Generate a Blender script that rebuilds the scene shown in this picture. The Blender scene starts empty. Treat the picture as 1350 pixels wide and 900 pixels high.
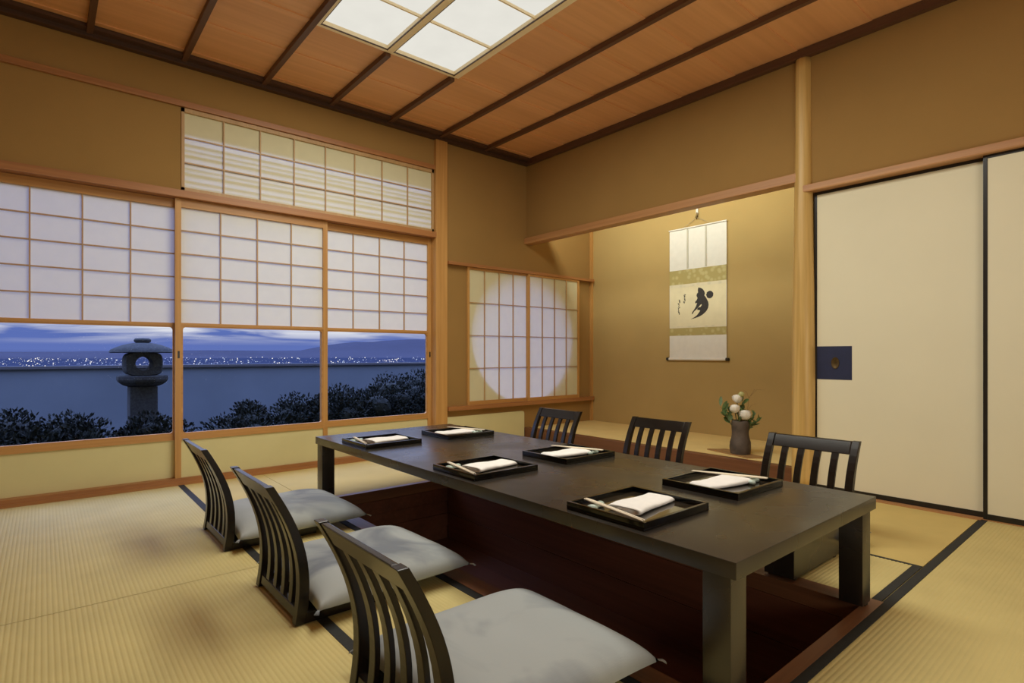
import bpy, bmesh, math, random
from mathutils import Vector, Matrix, noise as mnoise
S = bpy.context.scene
COL = S.collection
PI = math.pi
R = random.Random(7)

# ------------------------------------------------------------------ materials
def _new(name):
    m = bpy.data.materials.new(name); m.use_nodes = True
    nt = m.node_tree
    return m, nt, nt.nodes, nt.links, nt.nodes['Principled BSDF']

def plain(name, c, rough=.6, metal=0., spec=.5, coat=0., var=.08, scale=8., bump=0., bscale=200.):
    m, nt, N, L, b = _new(name)
    b.inputs['Roughness'].default_value = rough
    b.inputs['Metallic'].default_value = metal
    b.inputs['Specular IOR Level'].default_value = spec
    b.inputs['Coat Weight'].default_value = coat
    b.inputs['Coat Roughness'].default_value = .06
    tc = N.new('ShaderNodeTexCoord'); nz = N.new('ShaderNodeTexNoise')
    nz.inputs['Scale'].default_value = scale; nz.inputs['Detail'].default_value = 5
    L.new(tc.outputs['Object'], nz.inputs['Vector'])
    r = N.new('ShaderNodeValToRGB')
    r.color_ramp.elements[0].position = .3; r.color_ramp.elements[1].position = .7
    r.color_ramp.elements[0].color = (*[x*(1-var) for x in c], 1)
    r.color_ramp.elements[1].color = (*[min(1, x*(1+var)) for x in c], 1)
    L.new(nz.outputs['Fac'], r.inputs['Fac']); L.new(r.outputs['Color'], b.inputs['Base Color'])
    if bump:
        n2 = N.new('ShaderNodeTexNoise'); n2.inputs['Scale'].default_value = bscale; n2.inputs['Detail'].default_value = 6
        L.new(tc.outputs['Object'], n2.inputs['Vector'])
        bp = N.new('ShaderNodeBump'); bp.inputs['Strength'].default_value = bump; bp.inputs['Distance'].default_value = .002
        L.new(n2.outputs['Fac'], bp.inputs['Height']); L.new(bp.outputs['Normal'], b.inputs['Normal'])
    return m

def wood(name, c1, c2, axis='x', rough=.45, grain=60., stretch=.03, bump=.05, knots=False):
    """streaks along one object axis"""
    m, nt, N, L, b = _new(name)
    b.inputs['Roughness'].default_value = rough
    tc = N.new('ShaderNodeTexCoord'); mp = N.new('ShaderNodeMapping')
    s = [1, 1, 1]; s['xyz'.index(axis)] = stretch
    mp.inputs['Scale'].default_value = s
    L.new(tc.outputs['Object'], mp.inputs['Vector'])
    n1 = N.new('ShaderNodeTexNoise'); n1.inputs['Scale'].default_value = grain; n1.inputs['Detail'].default_value = 6
    n1.inputs['Distortion'].default_value = .6
    L.new(mp.outputs['Vector'], n1.inputs['Vector'])
    n2 = N.new('ShaderNodeTexNoise'); n2.inputs['Scale'].default_value = grain*.16; n2.inputs['Detail'].default_value = 3
    L.new(mp.outputs['Vector'], n2.inputs['Vector'])
    ad = N.new('ShaderNodeMath'); ad.operation = 'MULTIPLY_ADD'
    ad.inputs[1].default_value = .45
    mu = N.new('ShaderNodeMath'); mu.operation = 'MULTIPLY'; mu.inputs[1].default_value = .55
    L.new(n2.outputs['Fac'], mu.inputs[0]); L.new(n1.outputs['Fac'], ad.inputs[0]); L.new(mu.outputs[0], ad.inputs[2])
    r = N.new('ShaderNodeValToRGB')
    r.color_ramp.elements[0].position = .36; r.color_ramp.elements[1].position = .64
    r.color_ramp.elements[0].color = (*c1, 1); r.color_ramp.elements[1].color = (*c2, 1)
    L.new(ad.outputs[0], r.inputs['Fac']); L.new(r.outputs['Color'], b.inputs['Base Color'])
    if bump:
        bp = N.new('ShaderNodeBump'); bp.inputs['Strength'].default_value = bump; bp.inputs['Distance'].default_value = .001
        L.new(n1.outputs['Fac'], bp.inputs['Height']); L.new(bp.outputs['Normal'], b.inputs['Normal'])
    return m

def paper(name, c, trans=.5, ct=(.60, .66, .70)):
    m, nt, N, L, b = _new(name)
    N.remove(b); out = N['Material Output']
    tc = N.new('ShaderNodeTexCoord'); nz = N.new('ShaderNodeTexNoise'); nz.inputs['Scale'].default_value = 14; nz.inputs['Detail'].default_value = 8
    L.new(tc.outputs['Object'], nz.inputs['Vector'])
    r = N.new('ShaderNodeValToRGB'); r.color_ramp.elements[0].position = .3; r.color_ramp.elements[1].position = .7
    r.color_ramp.elements[0].color = (*[x*.95 for x in c], 1); r.color_ramp.elements[1].color = (*c, 1)
    L.new(nz.outputs['Fac'], r.inputs['Fac'])
    d = N.new('ShaderNodeBsdfDiffuse'); t = N.new('ShaderNodeBsdfTranslucent'); mx = N.new('ShaderNodeMixShader')
    mx.inputs['Fac'].default_value = trans
    L.new(r.outputs['Color'], d.inputs['Color']); t.inputs['Color'].default_value = (*ct, 1)
    L.new(d.outputs[0], mx.inputs[1]); L.new(t.outputs[0], mx.inputs[2]); L.new(mx.outputs[0], out.inputs['Surface'])
    return m

def glass(name):
    m, nt, N, L, b = _new(name)
    N.remove(b); out = N['Material Output']
    t = N.new('ShaderNodeBsdfTransparent'); g = N.new('ShaderNodeBsdfGlossy'); mx = N.new('ShaderNodeMixShader')
    g.inputs['Roughness'].default_value = .02
    lw = N.new('ShaderNodeLayerWeight'); lw.inputs['Blend'].default_value = .05
    mu = N.new('ShaderNodeMath'); mu.operation = 'MULTIPLY'; mu.inputs[1].default_value = .25
    L.new(lw.outputs['Fresnel'], mu.inputs[0]); L.new(mu.outputs[0], mx.inputs['Fac'])
    L.new(t.outputs[0], mx.inputs[1]); L.new(g.outputs[0], mx.inputs[2]); L.new(mx.outputs[0], out.inputs['Surface'])
    return m

def emit(name, c, s, var=.04, scale=5.):
    m, nt, N, L, b = _new(name)
    N.remove(b); out = N['Material Output']
    e = N.new('ShaderNodeEmission'); e.inputs['Strength'].default_value = s
    tc = N.new('ShaderNodeTexCoord'); nz = N.new('ShaderNodeTexNoise'); nz.inputs['Scale'].default_value = scale; nz.inputs['Detail'].default_value = 8
    L.new(tc.outputs['Object'], nz.inputs['Vector'])
    r = N.new('ShaderNodeValToRGB'); r.color_ramp.elements[0].position = .3; r.color_ramp.elements[1].position = .7
    r.color_ramp.elements[0].color = (*[x*(1-var) for x in c], 1); r.color_ramp.elements[1].color = (*c, 1)
    L.new(nz.outputs['Fac'], r.inputs['Fac']); L.new(r.outputs['Color'], e.inputs['Color'])
    L.new(e.outputs[0], out.inputs['Surface'])
    return m

def patches(name, base, dark, scale, lo, hi, rough=.85):
    """soft cloudy dye patches on cloth, fine weave bump"""
    m, nt, N, L, b = _new(name)
    b.inputs['Roughness'].default_value = rough; b.inputs['Specular IOR Level'].default_value = .25
    b.inputs['Sheen Weight'].default_value = .15
    tc = N.new('ShaderNodeTexCoord'); oi = N.new('ShaderNodeObjectInfo')
    va = N.new('ShaderNodeVectorMath'); va.operation = 'ADD'
    sc = N.new('ShaderNodeMath'); sc.operation = 'MULTIPLY'; sc.inputs[1].default_value = 37.
    L.new(oi.outputs['Random'], sc.inputs[0]); L.new(sc.outputs[0], va.inputs[1]); L.new(tc.outputs['Object'], va.inputs[0])
    nz = N.new('ShaderNodeTexNoise'); nz.inputs['Scale'].default_value = scale; nz.inputs['Detail'].default_value = 4; nz.inputs['Distortion'].default_value = .8
    L.new(va.outputs[0], nz.inputs['Vector'])
    r = N.new('ShaderNodeValToRGB'); r.color_ramp.elements[0].position = lo; r.color_ramp.elements[1].position = hi
    r.color_ramp.elements[0].color = (*base, 1); r.color_ramp.elements[1].color = (*dark, 1)
    L.new(nz.outputs['Fac'], r.inputs['Fac']); L.new(r.outputs['Color'], b.inputs['Base Color'])
    mp = N.new('ShaderNodeMapping'); mp.inputs['Scale'].default_value = (40, 400, 400); L.new(tc.outputs['Object'], mp.inputs['Vector'])
    n2 = N.new('ShaderNodeTexNoise'); n2.inputs['Scale'].default_value = 1.; n2.inputs['Detail'].default_value = 3
    L.new(mp.outputs['Vector'], n2.inputs['Vector'])
    bp = N.new('ShaderNodeBump'); bp.inputs['Strength'].default_value = .25; bp.inputs['Distance'].default_value = .001
    L.new(n2.outputs['Fac'], bp.inputs['Height']); L.new(bp.outputs['Normal'], b.inputs['Normal'])
    return m

def fine_tatami(name, c, axis):
    m = plain(name, c, .8, var=.07, scale=3., spec=.12)
    nt = m.node_tree; N = nt.nodes; L = nt.links; b = N['Principled BSDF']
    tc = N.new('ShaderNodeTexCoord'); w = N.new('ShaderNodeTexWave'); w.bands_direction = axis.upper()
    w.inputs['Scale'].default_value = 40.; w.inputs['Distortion'].default_value = .3
    L.new(tc.outputs['Object'], w.inputs['Vector'])
    bp = N.new('ShaderNodeBump'); bp.inputs['Strength'].default_value = .12; bp.inputs['Distance'].default_value = .001
    L.new(w.outputs['Fac'], bp.inputs['Height']); L.new(bp.outputs['Normal'], b.inputs['Normal'])
    return m

def brocade(name, c1, c2):
    m, nt, N, L, b = _new(name)
    b.inputs['Roughness'].default_value = .6
    tc = N.new('ShaderNodeTexCoord'); v = N.new('ShaderNodeTexVoronoi'); v.inputs['Scale'].default_value = 22
    L.new(tc.outputs['Object'], v.inputs['Vector'])
    r = N.new('ShaderNodeValToRGB'); r.color_ramp.elements[0].position = .25; r.color_ramp.elements[1].position = .5
    r.color_ramp.elements[0].color = (*c2, 1); r.color_ramp.elements[1].color = (*c1, 1)
    L.new(v.outputs['Distance'], r.inputs['Fac']); L.new(r.outputs['Color'], b.inputs['Base Color'])
    return m

M = {}
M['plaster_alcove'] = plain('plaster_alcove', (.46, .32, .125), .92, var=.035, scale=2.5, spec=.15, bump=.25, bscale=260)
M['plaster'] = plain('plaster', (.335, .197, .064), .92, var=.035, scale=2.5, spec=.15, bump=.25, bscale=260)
M['ceil_board_y'] = wood('ceil_board', (.68, .335, .135), (.82, .43, .185), 'x', .5, 26., .035, .03)
M['batten'] = wood('batten', (.085, .036, .018), (.13, .058, .028), 'y', .5, 60., .02)
M['cornice'] = wood('cornice', (.055, .025, .013), (.09, .04, .02), 'x', .5, 60., .02)
M['lintel'] = wood('lintel', (.29, .115, .036), (.42, .185, .062), 'x', .45, 60., .02)
M['lintel_y'] = wood('lintel_y', (.40, .19, .07), (.54, .28, .11), 'y', .45, 60., .02)
M['hinoki'] = wood('hinoki', (.44, .215, .058), (.60, .33, .105), 'z', .42, 50., .03)
M['hinoki_x'] = wood('hinoki_x', (.42, .20, .052), (.57, .30, .093), 'x', .42, 50., .03)
M['lattice'] = wood('lattice_wood', (.42, .25, .10), (.52, .33, .15), 'z', .5, 80., .05, 0)
M['log'] = wood('log', (.50, .31, .09), (.74, .50, .18), 'z', .4, 55., .03)
M['palewood'] = wood('pale_wood', (.90, .72, .42), (.96, .82, .54), 'y', .45, 60., .03, 0)
M['paper'] = paper('shoji_paper', (.97, .91, .60), .33)
M['koshi'] = plain('koshi_paper', (.68, .62, .33), .8, var=.03, scale=4, spec=.2)
M['glass'] = glass('window_glass')
M['tatami'] = plain('tatami', (.575, .475, .20), .72, var=.06, scale=5, spec=.3, bump=.1, bscale=300)
M['tatami_fine'] = fine_tatami('tatami_fine', (.58, .445, .165), 'x')
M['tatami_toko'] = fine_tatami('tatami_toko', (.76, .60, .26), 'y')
M['heri'] = plain('black_cloth_border', (.016, .017, .016), .8, var=.15, scale=60, bump=.2, bscale=900)
M['pitframe'] = wood('pit_frame', (.15, .062, .026), (.25, .105, .045), 'x', .45, 50., .03)
M['pitframe_y'] = wood('pit_frame_y', (.15, .062, .026), (.25, .105, .045), 'y', .45, 50., .03)
M['pit'] = wood('pit_board', (.13, .045, .022), (.21, .075, .038), 'y', .4, 40., .03)
M['kamachi'] = wood('kamachi', (.13, .05, .024), (.20, .08, .038), 'y', .35, 45., .03)
M['fusuma'] = plain('fusuma_paper', (.78, .73, .54), .75, var=.02, scale=3, spec=.25)
M['black'] = plain('black_lacquer', (.012, .010, .009), .18, var=.2, scale=20, coat=.4)
M['blackmatte'] = plain('black_frame', (.014, .012, .010), .35, var=.2, scale=20)
M['zaisu'] = wood('zaisu_lacquer', (.007, .005, .004), (.014, .010, .007), 'z', .22, 90., .03, .04)
M['zaisu'].node_tree.nodes['Principled BSDF'].inputs['Specular IOR Level'].default_value = .38
M['box_brown'] = plain('box_brown', (.17, .125, .065), .3, var=.1, scale=10)
M['navy'] = plain('navy_paper', (.016, .022, .066), .6, var=.1, scale=20)
M['bronze'] = plain('bronze', (.14, .095, .04), .4, metal=.8, var=.2, scale=40)
M['table'] = plain('table_lacquer', (.022, .018, .014), .24, spec=.5, var=.25, scale=9, coat=.25, bump=.06, bscale=500)
M['table'].node_tree.nodes['Principled BSDF'].inputs['IOR'].default_value = 1.64
M['table'].node_tree.nodes['Principled BSDF'].inputs['Coat Weight'].default_value = .0
_nt = M['table'].node_tree; _n = _nt.nodes.new('ShaderNodeTexNoise'); _n.inputs['Scale'].default_value = 4.; _n.inputs['Detail'].default_value = 2.5
_t = _nt.nodes.new('ShaderNodeTexCoord'); _nt.links.new(_t.outputs['Object'], _n.inputs['Vector'])
_m = _nt.nodes.new('ShaderNodeMapRange'); _m.inputs['From Min'].default_value = .32; _m.inputs['From Max'].default_value = .68; _m.inputs['To Min'].default_value = .22; _m.inputs['To Max'].default_value = .34
_nt.links.new(_n.outputs['Fac'], _m.inputs['Value']); _nt.links.new(_m.outputs[0], _nt.nodes['Principled BSDF'].inputs['Roughness'])
M['tray'] = plain('tray_lacquer', (.004, .0035, .003), .12, var=.2, scale=30, spec=.4, coat=.1)
M['tray_in'] = plain('tray_inside', (.030, .022, .014), .10, var=.15, scale=30, coat=.6)
M['towel'] = plain('towel_cotton', (.83, .81, .78), .95, var=.03, scale=40, spec=.1, bump=.5, bscale=700)
M['chop'] = wood('chopstick_wood', (.80, .71, .54), (.88, .80, .64), 'y', .5, 90., .05)
M['celadon'] = plain('celadon', (.42, .52, .46), .2, var=.08, scale=30, coat=.3)
M['cushion'] = patches('cushion_cloth', (.355, .38, .38), (.17, .19, .22), 2.6, .47, .64)
M['vase'] = plain('vase_clay', (.10, .075, .058), .75, var=.35, scale=14, bump=.4, bscale=90)
M['board'] = wood('board', (.30, .16, .06), (.40, .23, .09), 'y', .5, 50., .03)
M['petal'] = plain('petal_white', (.93, .90, .82), .6, var=.04, scale=30)
M['petal_green'] = plain('petal_green', (.55, .56, .24), .6, var=.1, scale=30)
M['leaf'] = plain('leaf', (.10, .16, .05), .5, var=.35, scale=30)
M['stem'] = plain('stem', (.10, .10, .04), .6, var=.2, scale=40)
M['twig'] = plain('twig', (.16, .09, .04), .7, var=.2, scale=60)
M['scroll_paper'] = plain('scroll_paper', (.76, .73, .66), .85, var=.03, scale=20, spec=.1)
M['scroll_art'] = plain('scroll_art', (.76, .68, .45), .85, var=.05, scale=9, spec=.1)
M['scroll_brocade'] = brocade('scroll_brocade', (.42, .34, .12), (.52, .45, .20))
M['scroll_trim'] = brocade('scroll_trim', (.74, .66, .46), (.66, .60, .42))
M['scroll_ribbon'] = plain('scroll_ribbon', (.52, .48, .38), .85)
M['ink'] = plain('ink', (.035, .03, .028), .7, var=.2, scale=60)
M['steel'] = plain('steel', (.65, .65, .62), .3, metal=.9)
M['cord'] = plain('cord', (.42, .35, .22), .8)
M['granite'] = plain('granite', (.042, .046, .047), .9, var=.3, scale=60, bump=.5, bscale=160, spec=.15)
M['gwall'] = plain('garden_plaster', (.105, .125, .145), .9, var=.08, scale=1.2, spec=.15)
M['gcap'] = plain('wall_coping', (.05, .05, .055), .7)
M['shrub'] = plain('shrub_leaf', (.008, .012, .009), .7, var=.45, scale=7, spec=.2)
M['bark'] = plain('bark', (.06, .05, .04), .9)
M['soil'] = plain('soil', (.03, .03, .027), .95, var=.3, scale=3)
M['plain_city'] = plain('city_plain', (.028, .034, .055), .95, var=.2, scale=.002, spec=0)  # distance haze mixed into the blue of the plain
M['hills'] = plain('hazy_hills', (.050, .052, .070), .95, var=.1, scale=.0004, spec=0)  # atmospheric haze put into the hill colour as a blue tint
M['citylight'] = emit('city_light', (1., .93, .84), 1.5)
M['citylight_b'] = emit('city_light_cool', (.75, .85, 1.), 1.1)
M['panel'] = emit('ceiling_paper', (.90, .875, .79), .90, .05, 7.)
M['slat'] = wood('slat', (.10, .06, .03), (.16, .10, .05), 'x')
M['eave'] = plain('eave', (.10, .07, .05), .8)
M['outer'] = plain('outer_wall', (.3, .26, .2), .9)

# ------------------------------------------------------------------ object helpers
def BM(): return bmesh.new()
def box(bm, x0, x1, y0, y1, z0, z1, bev=0.):
    r = bmesh.ops.create_cube(bm, size=1)
    vs = r['verts']
    for v in vs:
        v.co = Vector((x0+(v.co.x+.5)*(x1-x0), y0+(v.co.y+.5)*(y1-y0), z0+(v.co.z+.5)*(z1-z0)))
    if bev:
        es = list({e for v in vs for e in v.link_edges})
        bmesh.ops.bevel(bm, geom=es, offset=bev, segments=2, profile=.7, affect='EDGES')
def tube(bm, pts, rads, n=10, cap=True):
    rings = []
    for i, p in enumerate(pts):
        p = Vector(p)
        a = Vector(pts[max(i-1, 0)]); c = Vector(pts[min(i+1, len(pts)-1)])
        d = (c-a).normalized() if (c-a).length > 0 else Vector((0, 0, 1))
        u = d.orthogonal().normalized() if i == 0 else (u0-d*u0.dot(d)).normalized()
        u0 = u; w = d.cross(u)
        r = rads[i] if hasattr(rads, '__len__') else rads
        rings.append([bm.verts.new(p+(u*math.cos(t)+w*math.sin(t))*r) for t in [2*PI*k/n for k in range(n)]])
    for a, b in zip(rings, rings[1:]):
        for k in range(n): bm.faces.new((a[k], a[(k+1) % n], b[(k+1) % n], b[k]))
    if cap:
        bm.faces.new(rings[0][::-1]); bm.faces.new(rings[-1])
def lathe(bm, prof, c=(0, 0, 0), n=28, jitter=None):
    rings = []
    for j, (r, z) in enumerate(prof):
        ring = []
        for k in range(n):
            t = 2*PI*k/n; rr = r*(1+(jitter(t, z) if jitter else 0))
            ring.append(bm.verts.new((c[0]+rr*math.cos(t), c[1]+rr*math.sin(t), c[2]+z)))
        rings.append(ring)
    for a, b in zip(rings, rings[1:]):
        for k in range(n): bm.faces.new((a[k], a[(k+1) % n], b[(k+1) % n], b[k]))
    bm.faces.new(rings[0][::-1]); bm.faces.new(rings[-1])
def prism(bm, pts, h, axis='z', base=0.):
    """polygon pts in the two other axes extruded along axis from base by h"""
    def P(a, b, t):
        return {'z': (a, b, t), 'x': (t, a, b), 'y': (a, t, b)}[axis]
    lo = [bm.verts.new(P(a, b, base)) for a, b in pts]; hi = [bm.verts.new(P(a, b, base+h)) for a, b in pts]
    n = len(pts)
    f1 = bm.faces.new(lo); f2 = bm.faces.new(hi)
    for k in range(n): bm.faces.new((lo[k], lo[(k+1) % n], hi[(k+1) % n], hi[k]))

def org(o):
    """world origin of an unrotated construction parent chain"""
    v = Vector((0, 0, 0))
    while o is not None:
        v += o.location; o = o.parent
    return v
def obj(name, bm, m, parent=None, smooth=False, loc=None, bev=0., fix=True):
    """bm is in world coordinates; linked as one mesh object. Top-level: origin at the base centre."""
    if fix: bmesh.ops.recalc_face_normals(bm, faces=bm.faces)
    if parent is not None: o0 = org(parent)
    elif loc is not None: o0 = Vector(loc)
    else:
        xs = [v.co for v in bm.verts]
        o0 = Vector(((min(v.x for v in xs)+max(v.x for v in xs))/2, (min(v.y for v in xs)+max(v.y for v in xs))/2, min(v.z for v in xs)))
    for v in bm.verts: v.co -= o0
    me = bpy.data.meshes.new(name); bm.to_mesh(me); bm.free()
    me.materials.append(M[m] if isinstance(m, str) else m)
    if smooth:
        me.polygons.foreach_set('use_smooth', [True]*len(me.polygons))
        if smooth != 'all': me.set_sharp_from_angle(angle=math.radians(40))
    o = bpy.data.objects.new(name, me); COL.objects.link(o)
    if parent is not None: o.parent = parent
    else: o.location = o0
    if bev:
        b = o.modifiers.new('bevel', 'BEVEL'); b.width = bev; b.segments = 2; b.limit_method = 'ANGLE'
    return o
def tag(o, label, cat, group=None, kind=None):
    o['label'] = label; o['category'] = cat
    if group: o['group'] = group
    if kind: o['kind'] = kind
    return o
def thing(name, label, cat, loc=(0, 0, 0), rz=0., group=None, kind=None):
    o = bpy.data.objects.new(name, None); COL.objects.link(o)
    o.location = loc; o.rotation_euler = (0, 0, rz); o.empty_display_size = .1
    return tag(o, label, cat, group, kind)
def kids(o): return [c for c in COL.objects if c.parent == o]
def copy_tree(o, parent=None):
    c = o.copy(); COL.objects.link(c)
    if parent is not None: c.parent = parent
    for ch in kids(o): copy_tree(ch, c)
    return c
def boxes(name, lst, m, parent=None, bev=0., **k):
    bm = BM()
    for b in lst: box(bm, *b, bev=bev)
    return obj(name, bm, m, parent, **k)
def struct(name, lst, m, label, cat, bev=0.):
    return tag(boxes(name, lst, m, bev=bev), label, cat, kind='structure')

# ------------------------------------------------------------------ dimensions
ZC = 2.775            # ceiling boards
ZW = ZC+.07           # wall tops
RX0, RY0 = -4.95, -5.7  # hidden side and rear walls
AX = .97              # alcove back wall
PX0, PX1, PY0, PY1 = -2.44, -1.585, -3.488, -.975    # foot well opening

# ------------------------------------------------------------------ floor
fl = boxes('floor', [(RX0-.1, -2.52, RY0-.1, .0, -.12, -.03), (-1.51, 0.02, RY0-.1, .0, -.12, -.03),
                     (-2.52, -1.51, RY0-.1, -3.53, -.12, -.03), (-2.52, -1.51, -.93, .0, -.12, -.03)], 'soil')
tag(fl, 'tatami matted floor around the sunken foot well', 'floor', kind='structure')
def ribbed(x0, x1, y0, y1, run, period=.0145, amp=.0016):
    bm = BM(); seg = 6
    a0, a1 = (x0, x1) if run == 'y' else (y0, y1)
    n = max(1, round((a1-a0)/period)); ring = []
    for i in range(n*seg+1):
        t = i/(n*seg); a = a0+(a1-a0)*t; ph = (i % seg)/seg
        z = -amp*(1-math.sqrt(abs(math.sin(PI*ph)))) if (i % seg) else -amp
        if run == 'y': ring.append((bm.verts.new((a, y0, z)), bm.verts.new((a, y1, z))))
        else: ring.append((bm.verts.new((x0, a, z)), bm.verts.new((x1, a, z))))
    for p, q in zip(ring, ring[1:]):
        bm.faces.new((p[0], q[0], q[1], p[1]))
    for f in bm.faces:
        f.normal_update()
        if f.normal.z < 0: f.normal_flip()
    # skirt
    box(bm, x0, x1, y0, y1, -.03, -amp-.0006)
    return bm
def mat(x0, x1, y0, y1, run, fine=None, heri=()):
    if fine: o = boxes('tatami_mat', [(x0, x1, y0, y1, -.03, 0)], fine, fl)
    else: o = obj('tatami_mat', ribbed(x0, x1, y0, y1, run), 'tatami', fl, smooth='all', fix=False)
    if heri:
        boxes('cloth_border', [(a, b, c, d, -.002, .0016) for a, b, c, d in heri], 'heri', o)
    return o
g = .0015
mat(RX0, -2.995, -1.80+g, -.002, 'y', None, [(-3.03, -2.995, -1.80+g, -.002)])
mat(RX0, -2.995, -3.62+g, -1.80-g, 'y', None, [(-3.03, -2.995, -3.62, -1.80-g)])
mat(RX0, -2.995, RY0, -3.62-g, 'y')
mat(-2.995+g, -2.51-g, -.935, -.002, 'x', 'tatami_fine')
mat(-2.51+g, -.002, -.935, -.002, 'x', 'tatami_fine')
mat(-2.995+g, -2.516, -2.66+g, -.935-g, 'y', None, [(-2.55, -2.516, -2.66, -.935)])
mat(-2.995+g, -2.516, -3.522, -2.66-g, 'y', None, [(-2.55, -2.516, -3.522, -2.66), (-2.995+g, -2.55, -2.68, -2.662), (-2.995+g, -2.55, -3.522, -3.495)])
mat(-1.50, -1.005-g, -3.522, -.935-g, 'x', None, [(-1.02, -1.005, -3.522, -.935), (-1.50, -1.02, -3.522, -3.492)])
mat(-1.005+g, -.002, -3.522, -.935-g, 'x', 'tatami_fine')
mat(-2.995+g, -.002, RY0, -3.526, 'x', None, [(-2.995+g, -.002, -3.558, -3.526)])

# foot well
tag(boxes('trim_1', [(-2.516, PX0, PY1, -.935, -.06, .003), (-2.516, -1.50, PY1, -.937, -.06, .003)], 'pitframe'), 'dark timber edge of the foot well facing the window', 'wood trim', kind='structure')
tag(boxes('trim_2', [(-2.516, -1.50, -3.53, PY0, -.06, .003)], 'pitframe'), 'brown timber edge of the foot well at its front, beside the black mat border', 'wood trim', kind='structure')
tag(boxes('trim_3', [(-2.516, PX0, PY0, PY1, -.06, .003)], 'pitframe_y'), 'dark timber edge of the foot well under the grey cushions', 'wood trim', kind='structure')
tag(boxes('trim_4', [(PX1, -1.50, PY0, PY1, -.06, .003)], 'pitframe_y'), 'brown timber edge of the foot well towards the flower alcove', 'wood trim', kind='structure')
D = .40
pl = []
for k in range(4):
    z1 = -.062-.085*k; z0 = z1-.083
    i = .004*(k % 2)
    pl += [(PX0-.03, PX0-i, PY0, PY1, z0, z1), (PX1+i, PX1+.03, PY0, PY1, z0, z1),
           (PX0, PX1, PY1+i, PY1+.03, z0, z1), (PX0, PX1, PY0-.03, PY0-i, z0, z1)]
pl += [(PX0-.05, PX1+.05, PY0-.05, PY1+.05, -D-.03, -D)]
pl += [(PX0-.05, PX0-.03, PY0-.05, PY1+.05, -D, -.03), (PX1+.03, PX1+.05, PY0-.05, PY1+.05, -D, -.03),
       (PX0-.05, PX1+.05, PY1+.03, PY1+.05, -D, -.03), (PX0-.05, PX1+.05, PY0-.05, PY0-.03, -D, -.03)]
tag(boxes('floor_well', pl, 'pit'), 'sunken foot well lined with dark red-brown boards under the table', 'foot well', kind='structure')

# ------------------------------------------------------------------ walls
def hole_wall(bm, x0, x1, z0, z1, y0, y1, cx, cz, r):
    """slab between y0 (room side) and y1 with a round hole"""
    n = 64; ang = [2*PI*k/n+PI/4 for k in range(n)]
    def sq(t):
        c, s = math.cos(t), math.sin(t)
        k = min(((x1-cx) if c > 0 else (x0-cx))/c if abs(c) > 1e-6 else 1e9, ((z1-cz) if s > 0 else (z0-cz))/s if abs(s) > 1e-6 else 1e9)
        return cx+c*k, cz+s*k
    ang = sorted(set(ang+[math.atan2(z-cz, x-cx) % (2*PI) for x in (x0, x1) for z in (z0, z1)]))
    n = len(ang)
    V = lambda p, y: bm.verts.new((p[0], y, p[1]))
    ci = [(cx+r*math.cos(t), cz+r*math.sin(t)) for t in ang]; so = [sq(t) for t in ang]
    a = [V(p, y0) for p in ci]; b = [V(p, y0) for p in so]; c = [V(p, y1) for p in ci]; d = [V(p, y1) for p in so]
    for k in range(n):
        j = (k+1) % n
        bm.faces.new((a[k], a[j], b[j], b[k])); bm.faces.new((c[k], d[k], d[j], c[j]))
        bm.faces.new((a[k], c[k], c[j], a[j])); bm.faces.new((b[k], b[j], d[j], d[k]))
bm = BM()
box(bm, RX0-.1, -3.01, 0, .09, 1.915, ZW)                 # left part above the window head
box(bm, RX0-.1, -4.03, 0, .09, 0, 1.915)
box(bm, -3.01, -1.02, 0, .09, 2.462, ZW)                  # above the transom
box(bm, -1.02, -.72, 0, .09, -.03, ZW); box(bm, .66, AX+.1, 0, .09, -.03, ZW)
box(bm, -.72, .66, 0, .09, 1.68, ZW); box(bm, -.72, .66, 0, .09, -.03, .38)
hole_wall(bm, -.72, .66, .38, 1.68, 0, .09, -.03, 1.03, .645)
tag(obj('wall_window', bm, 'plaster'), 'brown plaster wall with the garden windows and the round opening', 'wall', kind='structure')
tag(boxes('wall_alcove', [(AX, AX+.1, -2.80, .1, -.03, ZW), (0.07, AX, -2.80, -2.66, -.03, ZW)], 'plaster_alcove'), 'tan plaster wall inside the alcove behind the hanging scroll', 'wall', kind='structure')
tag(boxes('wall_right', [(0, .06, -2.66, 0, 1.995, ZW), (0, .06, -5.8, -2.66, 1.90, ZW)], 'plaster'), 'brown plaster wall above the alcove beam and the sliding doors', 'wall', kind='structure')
struct('wall_rear', [(RX0-.1, .2, RY0-.1, RY0, -.03, ZW)], 'plaster', 'plaster wall behind the viewer', 'wall')
struct('wall_left', [(RX0-.1, RX0, RY0, 0, -.03, ZW)], 'plaster', 'plaster wall at the far end of the mats', 'wall')
# ceiling with overlapping boards, a gap for the light box
LX0, LX1, LY0, LY1 = -2.49, -1.51, -3.46, -.97
bm = BM(); ys = [0-.555-.415*k for k in range(-1, 14)]
ys = [0.0]+[y for y in ys if y < -.1 and y > RY0]+[RY0]
for a, b in zip(ys, ys[1:]):
    def seg(x0, x1):
        vs = [(x0, b, ZC), (x1, b, ZC), (x1, a, ZC+.007), (x0, a, ZC+.007)]
        lo = [bm.verts.new(v) for v in vs]; hi = [bm.verts.new((v[0], v[1], ZC+.02)) for v in vs]
        bm.faces.new(lo); bm.faces.new(hi)
        for k in range(4): bm.faces.new((lo[k], lo[(k+1) % 4], hi[(k+1) % 4], hi[k]))
    if a <= LY1+.01 and b >= LY0-.02:
        seg(RX0, LX0); seg(LX1, 0.06)
    else: seg(RX0, 0.06)
tag(obj('ceiling', bm, 'ceil_board_y'), 'ceiling of overlapping red-brown cedar boards', 'ceiling', kind='structure')
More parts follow.
